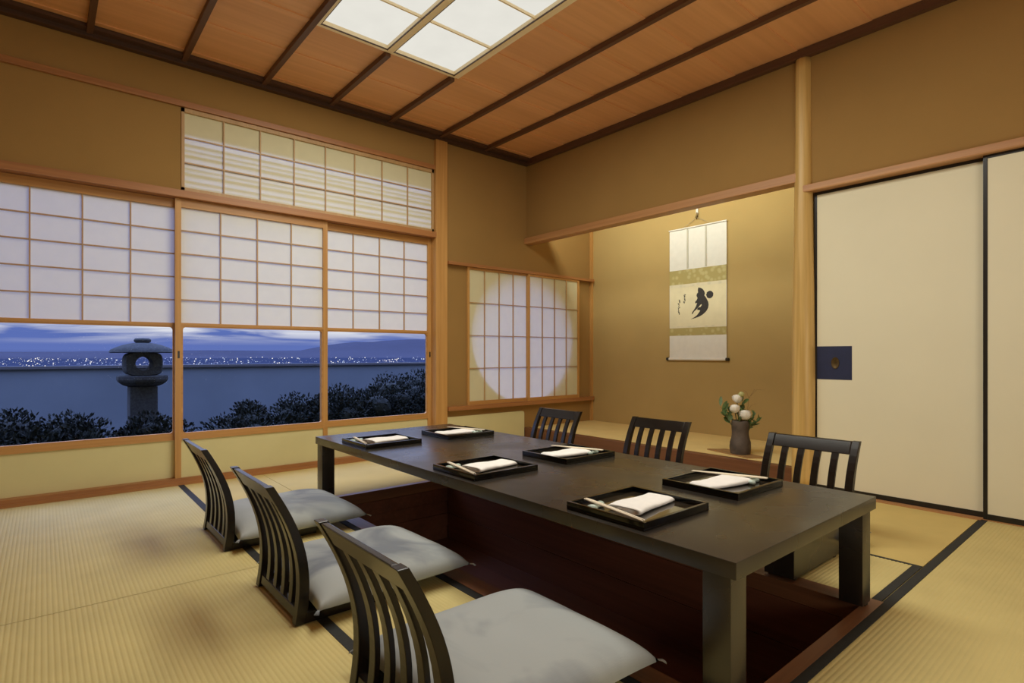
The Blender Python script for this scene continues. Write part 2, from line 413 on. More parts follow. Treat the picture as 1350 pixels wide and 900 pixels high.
tag(boxes('ceiling_alcove', [(.06, AX, -2.66, 0, 2.70, 2.72)], 'plaster'), 'hidden plaster ceiling inside the alcove', 'ceiling', kind='structure')
i = 0
BX = [-4.46, -3.975, -3.487, -3.0, -2.51, -2.02, -1.53, -1.04, -.545]
for x in BX:
    i += 1
    near = {-.545: 'nearest the alcove wall', -1.04: 'between the light box and the alcove wall', -1.53: 'along the edge of the light box on the alcove side', -2.02: 'running into the middle of the light box', -2.51: 'along the edge of the light box on the window end side'}.get(x, 'crossing the boards over the mats, number %d from the light box outward' % (round((-2.51-x)/.488)))
    segs = [(x-.016, x+.016, LY1+.015, 0, ZC-.032, ZC), (x-.016, x+.016, RY0, LY0-.015, ZC-.032, ZC)] if -2.4 < x < -1.5 else [(x-.016, x+.016, RY0, 0, ZC-.032, ZC)]
    tag(boxes('ceiling_beam', segs, 'batten', loc=(x, 0, ZC)), 'thin dark brown ceiling batten ' + near, 'ceiling batten', kind='structure')
tag(boxes('trim_5', [(RX0, 0, -.045, 0, 2.725, ZC-.012), (RX0, 0, -.10, -.045, 2.752, ZC)], 'cornice'), 'dark stepped cornice along the window wall', 'cornice', kind='structure')
tag(boxes('trim_6', [(-.04, 0, RY0, -.045, 2.722, ZC)], 'batten'), 'thin dark cornice above the alcove and sliding doors', 'cornice', kind='structure')
# ceiling light
cl = thing('ceiling_light', 'large paper ceiling light box glowing white in the cedar ceiling', 'ceiling light', ((LX0+LX1)/2, (LY0+LY1)/2, ZC))
xm = -2.02
boxes('frame', [(LX0-.003, LX0+.022, LY0, LY1, ZC-.014, ZC+.03), (LX1-.026, LX1+.016, LY0, LY1, ZC-.014, ZC+.03), (xm-.02, xm+.02, LY0, LY1, ZC-.014, ZC+.028),
                (LX0, LX1, LY1-.012, LY1+.012, ZC-.012, ZC+.03), (LX0, LX1, LY0-.012, LY0+.012, ZC-.012, ZC+.03)], 'palewood', cl)
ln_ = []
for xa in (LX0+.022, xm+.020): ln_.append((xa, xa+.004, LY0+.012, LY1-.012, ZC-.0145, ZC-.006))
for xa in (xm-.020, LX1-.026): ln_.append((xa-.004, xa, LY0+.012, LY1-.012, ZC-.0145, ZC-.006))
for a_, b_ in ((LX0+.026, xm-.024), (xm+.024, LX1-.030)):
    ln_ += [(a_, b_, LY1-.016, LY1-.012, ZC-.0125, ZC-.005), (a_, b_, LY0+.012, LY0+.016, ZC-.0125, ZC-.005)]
boxes('shadow_line', ln_, 'cornice', cl)  # dark strips standing in for the shadow line inside the frame
bars = []
for k in range(1, 6): bars.append((LX0, LX1, LY1-.415*k-.005, LY1-.415*k+.005, ZC+.006, ZC+.021))
boxes('crossbar', bars, 'palewood', cl)
boxes('paper_panel', [(LX0, LX1, LY0, LY1, ZC+.021, ZC+.024)], 'panel', cl)
boxes('housing', [(LX0-.01, LX1+.01, LY0-.02, LY1+.02, ZC+.1, ZC+.11), ], 'outer', cl)

# ------------------------------------------------------------------ posts and rails on the window wall
def log_post(name, x, y, prof, label, seed, sq=0.):
    bm = BM(); n = 26; rr = random.Random(seed); rings = []
    zs = [-.0+ (2.735)*k/36 for k in range(37)]
    for z in zs:
        # radius by height
        for (za, ra), (zb, rb) in zip(prof, prof[1:]):
            if za <= z <= zb: r = ra+(rb-ra)*(z-za)/(zb-za); break
        else: r = prof[-1][1]
        ring = []
        for k in range(n):
            t = 2*PI*k/n
            w = 1+.05*mnoise.noise((math.cos(t)*1.3+seed, math.sin(t)*1.3, z*2.2))+.03*mnoise.noise((t*3, z*1.1, seed))
            ring.append(bm.verts.new((x+r*w*math.cos(t), y+r*w*math.sin(t), z)))
        rings.append(ring)
    for a, b in zip(rings, rings[1:]):
        for k in range(n): bm.faces.new((a[k], a[(k+1) % n], b[(k+1) % n], b[k]))
    bm.faces.new(rings[0][::-1]); bm.faces.new(rings[-1])
    return tag(obj(name, bm, 'log', smooth='all'), label, 'post', kind='structure')
log_post('pillar', .005, -2.652, [(0, .067), (.8, .066), (1.3, .061), (1.85, .053), (2.2, .048), (2.735, .045)], 'natural pale log post between the flower alcove and the sliding doors', 3)
bm = BM(); box(bm, -1.082, -.958, -.035, .09, 0, 2.735, bev=.018)
tag(obj('pillar', bm, 'hinoki', smooth=True), 'smooth honey-coloured wooden post between the windows and the alcove', 'post', kind='structure')
struct('trim_7', [(RX0, -1.075, -.035, .088, 1.868, 1.915)], 'lintel', 'long brown head rail above the tall paper screens', 'rail', bev=.003)
struct('trim_8', [(RX0, -1.07, -.022, .0, 2.462, 2.50)], 'lintel', 'brown upper rail under the ceiling above the transom screen', 'rail', bev=.003)
struct('trim_9', [(-.958, .955, -.055, .0, 1.648, 1.676)], 'lintel', 'brown top rail of the small alcove screens', 'rail', bev=.003)
struct('trim_10', [(-.958, .955, -.055, .0, .348, .386)], 'lintel', 'brown bottom rail of the small alcove screens', 'rail', bev=.003)
struct('trim_11', [(.94, AX, -.025, 0, .12, 2.6)], 'hinoki', 'slim pale corner strip at the back of the alcove', 'trim')
struct('baseboard_window', [(RX0, -1.08, -.018, .0, 0, .018), (RX0, -1.08, -.008, .07, .018, .044)], 'lintel', 'brown bottom rail of the windows along the mats', 'baseboard')
# cream low panel right of the post
bm = BM(); pts = [(-.96, .0), (-.04, .0)]
for k in range(7):
    t = PI/2*k/6; pts.append((-.04-.025+.025*math.cos(t), .29-.025+.025*math.sin(t)))
pts += [(-.96, .29)]
prism(bm, pts, .014, 'y', -.0145)
tag(obj('wall_panel', bm, 'koshi'), 'low cream paper panel with a rounded corner below the small alcove screens', 'panel', kind='structure')
# transom
def sheet(name, x0, x1, y, z0, z1, parent):
    bm = BM(); bm.faces.new([bm.verts.new(p) for p in ((x0, y, z0), (x1, y, z0), (x1, y, z1), (x0, y, z1))])
    return obj(name, bm, 'paper', parent, fix=False)
def lattice(x0, x1, z0, z1, nc, nr, y, w=.0075, d=.012, wy=None):
    L_ = []
    for k in range(1, nc):
        x = x0+(x1-x0)*k/nc; L_.append((x-w/2, x+w/2, y-d, y, z0, z1))
    for k in range(1, nr):
        z = z0+(z1-z0)*k/nr; L_.append((x0, x1, y-d-.001, y-.001, z-w/2, z+w/2))
    return L_
w = thing('window_1', 'long transom paper screen with striped shade above the head rail', 'paper screen window', (-2.05, .02, 1.915), kind='structure')
X0, X1, Z0, Z1 = -3.008, -1.085, 1.917, 2.46
boxes('frame', [(X0, X0+.018, -.005, .02, Z0, Z1), (X1-.018, X1, -.005, .02, Z0, Z1), (X0, X1, -.005, .02, Z0, Z0+.024), (X0, X1, -.005, .02, Z1-.026, Z1)], 'lattice', w)
boxes('lattice', lattice(X0+.018, X1-.018, Z0+.024, Z1-.026, 8, 3, .012), 'lattice', w)
sheet('paper', X0+.005, X1-.005, .013, Z0+.005, Z1-.005, w)
sl = []
zz = 1.95
for k in range(8):
    h = .011+.009*((k*7) % 3)/2
    sl.append((X0+.004, X1-.004, .0195, .024, zz, zz+h)); zz += .034+.012*((k*5) % 3)/2
boxes('slat_blind', sl, 'slat', w)
boxes('eave_board', [(X0+.004, X1-.004, .022, .026, 2.30, 2.458)], 'slat', w)

# yukimi screens
def yukimi(name, x0, x1, y, label, pull=None, stiles=(1, 1)):
    w = thing(name, label, 'paper screen window', ((x0+x1)/2, y, .044), kind='structure')
    zt = 1.866; sw = .034
    st = [(x0, x0+sw, y, y+.028, .044, zt), (x1-sw, x1, y, y+.028, .044, zt)]
    boxes('stile', [st[0]], 'hinoki', w); boxes('stile', [st[1]], 'hinoki', w)
    a, b = x0+sw, x1-sw
    boxes('top_rail', [(a, b, y+.001, y+.027, 1.812, zt)], 'hinoki_x', w)
    boxes('middle_rail', [(a, b, y+.001, y+.027, 1.036, 1.056)], 'hinoki_x', w)
    boxes('bottom_rail', [(a, b, y+.001, y+.027, .288, .332)], 'hinoki_x', w)
    boxes('low_panel', [(a, b, y+.010, y+.018, .044, .288)], 'koshi', w)
    boxes('lattice', lattice(a, b, 1.056, 1.812, 4, 5, y+.018), 'lattice', w)
    sheet('paper', a, b, y+.019, 1.05, 1.815, w)
    # rounded inner sash
    bm = BM(); rr = .018; t = .011
    def rrect(x0, x1, z0, z1, r):
        P = []
        for cx, cz, s in ((x1-r, z1-r, 0), (x0+r, z1-r, 1), (x0+r, z0+r, 2), (x1-r, z0+r, 3)):
            for k in range(6): P.append((cx+r*math.cos(PI/2*(s+k/5)), cz+r*math.sin(PI/2*(s+k/5))))
        return P
    o = rrect(a, b, .332, 1.036, .0005); i_ = rrect(a+t, b-t, .332+.004, 1.036-.008, rr)
    n = len(o); V = lambda p, yy: bm.verts.new((p[0], yy, p[1]))
    A = [V(p, y+.004) for p in o]; B = [V(p, y+.004) for p in i_]; C = [V(p, y+.024) for p in o]; Dv = [V(p, y+.024) for p in i_]
    for k in range(n):
        j = (k+1) % n
        bm.faces.new((A[k], A[j], B[j], B[k])); bm.faces.new((C[k], Dv[k], Dv[j], C[j])); bm.faces.new((B[k], B[j], Dv[j], Dv[k]))
    obj('glass_frame', bm, 'hinoki_x', w)
    boxes('glass', [(a+.004, b-.004, y+.012, y+.015, .334, 1.032)], 'glass', w)
    if pull:
        boxes('finger_pull', [(pull-.006, pull+.006, y-.0015, y+.002, .825, .872)], 'blackmatte', w)
    return w
yukimi('window_2', -4.03, -3.004, .04, 'tall paper screen over the glass with the stone lantern outside')
yukimi('window_3', -3.042, -2.030, .004, 'tall paper screen beside the lantern, standing in front of its neighbours', -3.022)
yukimi('window_4', -2.066, -1.083, .04, 'tall paper screen over the glass next to the honey-coloured post', -1.098)
struct('trim_12', [(-4.08, -4.03, -.01, .09, 0, 1.87)], 'hinoki', 'wooden jamb at the outer end of the windows', 'jamb')

# small alcove screens over the round opening
def small(name, x0, x1, y, label):
    w = thing(name, label, 'paper screen window', ((x0+x1)/2, y, .386), kind='structure')
    sw = .022; z0, z1 = .386, 1.648
    boxes('stile', [(x0, x0+sw, y, y+.018, z0, z1)], 'hinoki', w); boxes('stile', [(x1-sw, x1, y, y+.018, z0, z1)], 'hinoki', w)
    boxes('top_rail', [(x0+sw, x1-sw, y, y+.018, z1-.02, z1)], 'hinoki_x', w)
    boxes('bottom_rail', [(x0+sw, x1-sw, y, y+.018, z0, z0+.034)], 'hinoki_x', w)
    boxes('lattice', lattice(x0+sw, x1-sw, z0+.034, z1-.02, 4, 4, y+.012), 'lattice', w)
    sheet('paper', x0+.006, x1-.006, y+.013, z0+.006, z1-.006, w)
small('window_5', -.735, .010, -.022, 'small paper screen beside the honey-coloured post, lit by the round opening')
small('window_6', -.012, .725, -.044, 'small paper screen inside the alcove, lit by the round opening')

# ------------------------------------------------------------------ alcove
struct('floor_alcove', [(.03, AX, -2.66, 0, -.03, .118)], 'tatami_toko', 'raised tatami floor of the alcove under the flower vase', 'alcove floor')
bm = BM(); box(bm, -.03, .045, -2.60, 0, 0, .122, bev=.004)
tag(obj('trim_13', bm, 'kamachi'), 'red-brown front beam of the raised alcove floor', 'beam', kind='structure')
bm = BM(); box(bm, -.03, .07, -2.62, 0, 1.945, 2.005, bev=.006)
tag(obj('trim_14', bm, 'lintel_y'), 'orange-brown beam across the top of the alcove', 'beam', kind='structure')
struct('trim_15', [(.06, .125, -2.6, -.02, 2.315, 2.325)], 'hinoki', 'hidden light shelf behind the alcove beam', 'trim')

# sliding doors
bm = BM(); box(bm, -.045, .05, RY0, -2.66, 1.868, 1.912, bev=.008)
tag(obj('trim_16', bm, 'lintel_y'), 'brown lintel above the cream sliding doors', 'lintel', kind='structure')
struct('trim_17', [(-.03, .06, -3.535, -2.71, -.03, .006), (-.010, .06, RY0, -3.535, -.03, .006)], 'lintel_y', 'brown floor track under the sliding doors', 'track')
def fusuma(name, y0, y1, x, label, pull=False):
    d = thing(name, label, 'sliding door', (x, (y0+y1)/2, .006), kind='structure')
    fw = .018; z0, z1 = .007, 1.868
    boxes('door_panel', [(x+.003, x+.02, y0+fw, y1-fw, z0+.028, z1-.018)], 'fusuma', d)
    boxes('door_frame', [(x, x+.023, y0, y0+fw, z0, z1), (x, x+.023, y1-fw, y1, z0, z1), (x, x+.023, y0+fw, y1-fw, z0, z0+.028), (x, x+.023, y0+fw, y1-fw, z1-.018, z1)], 'blackmatte', d, bev=.002)
    if pull:
        pp = boxes('pull_plate', [(x+.0015, x+.004, y1-fw-.197, y1-fw, .695, .90)], 'navy', d)
        bm = BM()
        prof = [(0.0001, .0), (.017, .0), (.020, .0025), (.023, .0025), (.0235, .0), (.0235, -.003)]
        lathe(bm, [(r, z) for r, z in prof], n=28)
        for v in bm.verts: v.co = Vector((x+.0012-v.co.z*1., y1-fw-.105+v.co.x, .797+v.co.y*1.55))
        obj('finger_pull', bm, 'bronze', pp, smooth=True)
    return d
fusuma('door_1', -3.62, -2.708, .022, 'cream paper sliding door with a navy square pull beside the log post', True)
fusuma('door_2', -4.50, -3.540, -.012, 'cream paper sliding door without a visible pull, overlapping the one with the navy square')
fusuma('door_3', -5.42, -4.46, .022, 'cream paper sliding door out of view behind the viewer')

# hanging scroll
SX = AX-.012
sc = thing('hanging_scroll', 'white hanging scroll with one large black brushed character on the alcove wall', 'hanging scroll', (SX, -1.312, .79))
ya, yb = -1.606, -1.017
boxes('mount', [(SX, SX+.003, ya, yb, .80, 2.04)], 'scroll_paper', sc)
boxes('brocade_band', [(SX-.0012, SX, ya, yb, 1.515, 1.652)], 'scroll_brocade', sc)
boxes('brocade_band', [(SX-.0012, SX, ya, yb, 1.028, 1.10)], 'scroll_brocade', sc)
boxes('art_paper', [(SX-.0010, SX, ya+.004, yb-.004, 1.10, 1.515)], 'scroll_art', sc)
boxes('trim_strip', [(SX-.0016, SX-.0010, ya+.002, yb-.002, 1.487, 1.515)], 'scroll_trim', sc)
boxes('trim_strip', [(SX-.0016, SX-.0010, ya+.002, yb-.002, 1.10, 1.118)], 'scroll_trim', sc)
for yy in (-1.215, -1.405):
    o = boxes('hanging_ribbon', [(SX-.004, SX-.0022, yy-.008, yy+.008, 1.660, 2.035)], 'scroll_ribbon', sc)
bm = BM(); tube(bm, [(SX-.004, ya-.004, 2.042), (SX-.004, yb+.004, 2.042)], .007); obj('top_rod', bm, 'scroll_paper', sc, smooth=True)
bm = BM(); tube(bm, [(SX-.008, ya, .805), (SX-.008, yb, .805)], .013); rl = obj('roller', bm, 'scroll_paper', sc, smooth=True)
for s in (ya-.026, yb):
    bm = BM(); tube(bm, [(SX-.008, s, .805), (SX-.008, s+.026, .805)], .015, 14); obj('roller_knob', bm, 'blackmatte', sc, smooth=True)
bm = BM()
tube(bm, [(SX-.004, -1.17, 2.047), (SX-.004, -1.312, 2.125), (SX-.004, -1.455, 2.047)], .002, 6); obj('hanging_cord', bm, 'cord', sc)
# calligraphy traced in scroll coordinates: u right (towards -y), v up
def ink(polys, name):
    bm = BM()
    for P in polys:
        prism(bm, [(-.0895-1.017+.0895-(u-150)*.000702, 1.533-(v-70)*.000692) for u, v in P], .0007, 'x', SX-.0017)
    return obj(name, bm, 'ink', sc)
main = [(592, 160), (628, 168), (655, 185), (678, 215), (688, 245), (680, 275), (695, 292), (715, 322), (735, 362), (741, 400), (734, 440), (715, 475), (685, 505), (645, 533), (600, 552), (545, 568), (480, 582), (530, 558), (570, 532), (600, 500), (620, 470), (600, 462), (575, 462), (580, 440), (600, 425), (622, 425), (642, 400), (640, 385), (622, 395), (600, 418), (578, 440), (560, 455), (528, 480), (505, 512), (494, 512), (500, 490), (525, 460), (555, 415), (575, 365), (548, 372), (545, 350), (570, 325), (580, 300), (565, 270), (570, 245), (588, 225), (584, 195)]
dot = [(757+50*math.cos(2*PI*k/18)*(1+.08*math.sin(3*k)), 268+50*math.sin(2*PI*k/18)) for k in range(18)]
ink([main, dot], 'brushed_character')
rr = random.Random(5)
for cx, va, vb in ((300, 300, 500), (388, 232, 352)):
    v = va; st = []
    while v < vb:
        h = rr.uniform(12, 30); wd = rr.uniform(5, 16); o = rr.uniform(-10, 10)
        st.append([(cx+o-wd, v), (cx+o+wd*.6, v+h*.3), (cx+o+wd, v+h*.6), (cx+o, v+h), (cx+o-wd*.5, v+h*.55)]); v += h*.75
    ink(st, 'small_signature')

hk = thing('scroll_hook', 'slender white metal hook holding the hanging scroll high on the alcove wall', 'hook', (AX-.006, -1.312, 2.10))
boxes('bar', [(AX-.012, AX-.004, -1.322, -1.302, 2.16, 2.62)], 'scroll_paper', hk)
bm = BM(); tube(bm, [(AX-.008, -1.312, 2.17), (AX-.010, -1.312, 2.125), (AX-.020, -1.312, 2.112), (AX-.030, -1.312, 2.125), (AX-.030, -1.312, 2.14)], [.009, .006, .004, .004, .003], 8)
obj('hook', bm, 'bronze', hk, smooth=True)

# flower vase
VX, VY, VZ = .20, -2.13, .1265
bm = BM(); prism(bm, [(.235, -1.86), (.03+.06, -2.06), (.20, -2.40), (.33, -2.30), (.40, -2.10)][:0] or [(.315, -1.955), (.205, -1.86), (.085, -2.24), (.20, -2.335)], .008, 'z', .118)
tag(obj('vase_board', bm, 'board'), 'thin brown wooden board under the clay vase', 'board')
va = [(.0, 0), (.066, 0), (.069, .01), (.072, .05), (.070, .085), (.063, .112), (.058, .132), (.0575, .155), (.061, .19), (.064, .222), (.061, .236), (.052, .242), (.048, .238), (.047, .15), (.04, .1), (.001, .1)]
bm = BM(); lathe(bm, [(max(r, .001), z) for r, z in va], (VX, VY, VZ), 36, lambda t, z: .035*mnoise.noise((math.cos(t)*1.5, math.sin(t)*1.5, z*12))+.012*math.sin(z*160))
tag(obj('vase', bm, 'vase', smooth=True, loc=(VX, VY, VZ)), 'dark brown waisted clay vase in the alcove', 'vase')
# image plane directions at the vase: right = RV, towards viewer = TV
RV = Vector((.7646, -.6446, 0)); TV = Vector((-.6446, -.7646, 0)); UP = Vector((0, 0, 1))
VT = Vector((VX, VY, VZ+.2))
def P3(r, u, t=0.): return VT+RV*r+UP*u+TV*t
def petal_ball(bm, c, rad, n, seed, flat=1., cup=.5):
    rr = random.Random(seed)
    for k in range(n):
        # petals on a fibonacci sphere (upper part), each a cupped quad patch
        f = (k+.5)/n; ph = k*2.39996; th = math.acos(1-1.55*f)
        d = Vector((math.sin(th)*math.cos(ph), math.sin(th)*math.sin(ph), math.cos(th)*flat))
        a = d.cross(UP); a = a.normalized() if a.length > .05 else Vector((1, 0, 0)); b = d.cross(a).normalized()
        s = rad*(.40+.38*f); o = c+d*rad*(.55+.4*f)
        g_ = []
        for i in range(4):
            row = []
            for j in range(4):
                u = (i/3-.5)*2; v = (j/3-.5)*2
                row.append(bm.verts.new(o+a*u*s*(1-.25*v*v)+b*v*s*.9-d*s*cup*(u*u+v*v)*.5+d*rr.uniform(-.06, .06)*s))
            g_.append(row)
        for i in range(3):
            for j in range(3): bm.faces.new((g_[i][j], g_[i+1][j], g_[i+1][j+1], g_[i][j+1]))
    bmesh.ops.create_icosphere(bm, subdivisions=2, radius=rad*.52, matrix=Matrix.Translation(c))
def flower(name, label, head, rad, n, seed, mat_, root, flat=1., green=None):
    t = thing(name, label, 'flower', tuple(VT), group=None)
    bm = BM(); petal_ball(bm, head, rad, n, seed, flat); obj('petals', bm, mat_, t, smooth='all', fix=False)
    if green is not None:
        bm = BM(); petal_ball(bm, green, rad*.62, 10, seed+1, 1.3); obj('bud', bm, 'petal_green', t, smooth='all', fix=False)
    bm = BM(); tube(bm, [root, (root+head)/2+Vector((0, 0, .01)), head-UP*rad*.6], .0035, 6); obj('stem', bm, 'stem', t, smooth=True)
    return t
root = lambda r=0., t=0.: P3(r, -.07, t)
flower('white_rose', 'uppermost white rose with a greenish bud in the clay vase', P3(-.025, .205, .0), .036, 16, 2, 'petal', root(-.005), 1.1, P3(.002, .235, .012))
flower('white_rose', 'white rose just below the top one, above the vase rim', P3(-.052, .135, .03), .036, 18, 4, 'petal', root(-.02, .01), 1.1)
flower('white_carnation', 'fluffy cream-white bloom lowest in the clay vase', P3(.020, .092, .035), .042, 34, 9, 'petal', root(.01, .02), .8)
def leafmesh(bm, base, tip, wid, nrm, fold=.15):
    d = tip-base; s = d.cross(nrm).normalized(); up = nrm.normalized()
    prev = None
    for k in range(7):
        t = k/6; w_ = wid*math.sin(PI*min(1, t*.92+.04))**.8
        c = base+d*t-up*.12*d.length*t*t
        row = [bm.verts.new(c-s*w_+up*fold*w_), bm.verts.new(c), bm.verts.new(c+s*w_+up*fold*w_)]
        if prev:
            bm.faces.new((prev[0], prev[1], row[1], row[0])); bm.faces.new((prev[1], prev[2], row[2], row[1]))
        prev = row
def spray(name, label, root_, stems, seed, mat_='leaf', cat='foliage'):
    t = thing(name, label, cat, tuple(VT)); rr = random.Random(seed)
    bs = BM(); bl = BM()
    for tip, nl, ln, wd in stems:
        mid = (root_+tip)/2+Vector((rr.uniform(-.01, .01), rr.uniform(-.01, .01), .012))
        pts = [root_, mid, tip]; tube(bs, pts, [.0028, .002, .0012], 5)
        for k in range(nl):
            f = .42+.58*(k+1)/nl; b = mid.lerp(tip, max(0, (f-.5)*2)) if f > .5 else root_.lerp(mid, f*2)
            dr = (tip-mid).normalized()*.5+Vector((rr.uniform(-1, 1), rr.uniform(-1, 1), rr.uniform(-.3, .8)))*.7
            leafmesh(bl, b, b+dr.normalized()*ln*1.3*rr.uniform(.8, 1.15), wd*1.25, (UP+TV*.7+Vector((rr.uniform(-.4, .4), rr.uniform(-.4, .4), 0))).normalized())
    obj('stems', bs, 'stem', t, smooth=True)
    obj('leaves', bl, mat_, t, smooth='all', fix=False)
    return t
spray('leafy_branch', 'dark leafy branch reaching out of the vase towards the scroll', root(-.02), [(P3(-.145, .145, .0), 5, .06, .010), (P3(-.12, .085, .02), 5, .055, .017), (P3(-.075, .105, -.02), 4, .05, .014)], 3)
spray('leafy_sprig', 'dark green leaves standing behind the white roses', root(.0, -.02), [(P3(.025, .185, -.02), 5, .05, .016), (P3(.01, .11, .02), 5, .04, .015), (P3(-.03, .06, .04), 4, .04, .014)], 8)
spray('fern_sprig', 'feathery green sprig leaning out of the vase towards the log post', root(.02, .01), [(P3(.10, .085, .01), 14, .032, .005), (P3(.125, .05, .03), 16, .034, .005), (P3(.085, .03, .04), 14, .03, .005), (P3(.06, .075, .02), 12, .03, .005), (P3(.045, .035, .045), 10, .03, .006)], 12)
tw = BM(); tube(tw, [root(.02, -.02), P3(.06, .10, -.02), P3(.075, .20, -.03), P3(.115, .27, -.02)], [.0018, .0014, .001, .0006], 5)
tube(tw, [P3(.075, .20, -.03), P3(.06, .245, -.03), P3(.035, .262, -.03)], [.0009, .0007, .0005], 5)
tube(tw, [P3(.075, .205, -.03), P3(.13, .265, -.02), P3(.185, .262, -.02)], [.0009, .0007, .0004], 5)
tube(tw, [P3(.062, .11, -.02), P3(.085, .15, -.01), P3(.125, .165, .0)], [.001, .0007, .0004], 5)
tag(obj('thin_twig', tw, 'twig', smooth=True), 'thin bare twig rising above the flowers in the vase', 'twig')

# ------------------------------------------------------------------ table
TX0, TX1, TY0, TY1, TZ = -2.48, -1.543, -3.521, -.936, .37
tb = thing('dining_table', 'long low dark brown lacquered table over the foot well', 'table', ((TX0+TX1)/2, (TY0+TY1)/2, 0))
bm = BM(); box(bm, TX0, TX1, TY0, TY1, TZ-.042, TZ, bev=.0035); obj('tabletop', bm, 'table', tb, smooth=True)
for lx in (TX0+.005, TX1-.078):
    for ly in (TY0+.016, TY1-.091):
        bm = BM(); box(bm, lx, lx+.073, ly, ly+.073, .012, TZ-.042, bev=.0025); lg = obj('leg', bm, 'table', tb, smooth=True)
        ft = BM(); box(ft, lx+(.012 if lx < -2 else .035), lx+(.035 if lx < -2 else .06), ly+(-.003+.006 if ly < -2 else .045), ly+(.012 if ly < -2 else .065), .003, .013); obj('foot_pad', ft, 'blackmatte', lg)
# ------------------------------------------------------------------ trays with settings
def make_tray(c, label):
    x, y, z = c
    t = thing('serving_tray', label, 'tray', (x, y, z), group='black lacquer trays set on the table')
    hx, hy, h, wv = .163, .146, .024, .011
    bm = BM(); box(bm, x-hx, x+hx, y-hy, y+hy, z+.0002, z+.006, bev=.0015); obj('base', bm, 'tray', t)
    boxes('tray_floor', [(x-hx+wv, x+hx-wv, y-hy+wv, y+hy-wv, z+.006, z+.007)], 'tray_in', t)
    bm = BM()
    box(bm, x-hx, x-hx+wv, y-hy, y+hy, z+.004, z+h, bev=.002); box(bm, x+hx-wv, x+hx, y-hy, y+hy, z+.004, z+h, bev=.002)
    box(bm, x-hx+wv-.002, x+hx-wv+.002, y-hy, y-hy+wv, z+.004, z+h-.0005, bev=.002); box(bm, x-hx+wv-.002, x+hx-wv+.002, y+hy-wv, y+hy, z+.004, z+h-.0005, bev=.002)
    obj('rim', bm, 'tray', t, smooth=True)
    return t
def make_towel(label):
    """rolled and folded hand towel lying along x, origin at its base"""
    bm = BM(); n = 18; m_ = 24; L_ = .225; rings = []
    for i in range(m_+1):
        u = i/m_; x = (u-.5)*L_
        e = 1-max(0, (u-.90)/.10)**2.2*.45
        wy = (.058-.012*u)*(.88+.12*e); hz = (.0095+.0012*math.sin(u*7))*e
        ring = []
        for k in range(n):
            t = 2*PI*k/n; ca, sa = math.cos(t), math.sin(t)
            yy = wy*math.copysign(abs(ca)**.42, ca); zz = hz*(1+math.copysign(abs(sa)**.7, sa))
            zz += .0012*mnoise.noise((x*40, yy*40, zz*30)) if sa > -.5 else 0
            ring.append(bm.verts.new((x+.004*mnoise.noise((yy*30, zz*40, u)), yy+.003*math.sin(u*5), max(.0004, zz))))
        rings.append(ring)
    for a, b in zip(rings, rings[1:]):
        for k in range(n): bm.faces.new((a[k], a[(k+1) % n], b[(k+1) % n], b[k]))
    bm.faces.new(rings[-1])
    # open folded end: inset layers
    prev = rings[0]
    for sc_, dx in ((.80, 0), (.74, .006), (.45, .006), (.40, .001), (.15, .001)):
        cy = sum(v.co.y for v in rings[0])/n; cz = sum(v.co.z for v in rings[0])/n
        ring = [bm.verts.new((rings[0][k].co.x+dx, cy+(rings[0][k].co.y-cy)*sc_, cz+(rings[0][k].co.z-cz)*sc_)) for k in range(n)]
        for k in range(n): bm.faces.new((prev[(k+1) % n], prev[k], ring[k], ring[(k+1) % n]))
        prev = ring
    bm.faces.new(prev)
    return obj('hand_towel', bm, 'towel', loc=(0, 0, 0), smooth='all')
def make_chop():
    bm = BM(); L_ = .265; tube(bm, [(0, -L_/2, 0), (0, -L_*.1, 0), (0, L_*.35, 0), (0, L_/2, 0)], [.0018, .0032, .0038, .0026], 8)
    return obj('chopstick', bm, 'chop', loc=(0, 0, 0), smooth=True)
def make_rest():
    bm = BM(); n = 14; rings = []
    for i in range(15):
        u = i/14; x = (u-.5)*.062
        r = .0052+.0065*abs(2*u-1)**1.5
        r *= math.sqrt(max(0.02, 1-(max(0, abs(2*u-1)-.72)/.28)**2))
        if u < .5: r *= 1.2
        r *= 1.45
        rings.append([bm.verts.new((x*1.25, r*1.1*math.cos(2*PI*k/n), max(.0003, .008+r*.75*math.sin(2*PI*k/n)))) for k in range(n)])
    for a, b in zip(rings, rings[1:]):
        for k in range(n): bm.faces.new((a[k], a[(k+1) % n], b[(k+1) % n], b[k]))
    bm.faces.new(rings[0][::-1]); bm.faces.new(rings[-1])
    return obj('chopstick_rest', bm, 'celadon', loc=(0, 0, 0), smooth='all')
LXC, RXC = -2.292, -1.797
spots = [(LXC, -3.10, 0, 'across from the log post at the open end of the table', 'front window-side'),
         (LXC, -2.325, 0, '', ''), (LXC, -1.40, 0, '', ''),
         (RXC, -3.105, PI, '', ''), (RXC, -2.325, PI, '', ''), (RXC, -1.405, PI, '', '')]
WHERE = ['at the near corner on the open mat side', 'in the middle of the cushion side', 'at the window corner of the cushion side',
         'on the alcove side closest to the sliding doors', 'in the middle of the alcove side', 'at the window corner of the alcove side']
tray0 = make_tray((0, 0, TZ), ''); towel0 = make_towel(''); chop0 = make_chop(); rest0 = make_rest()
def once(proto, i): return proto if i == 0 else copy_tree(proto)
rr = random.Random(11)
nch = 0
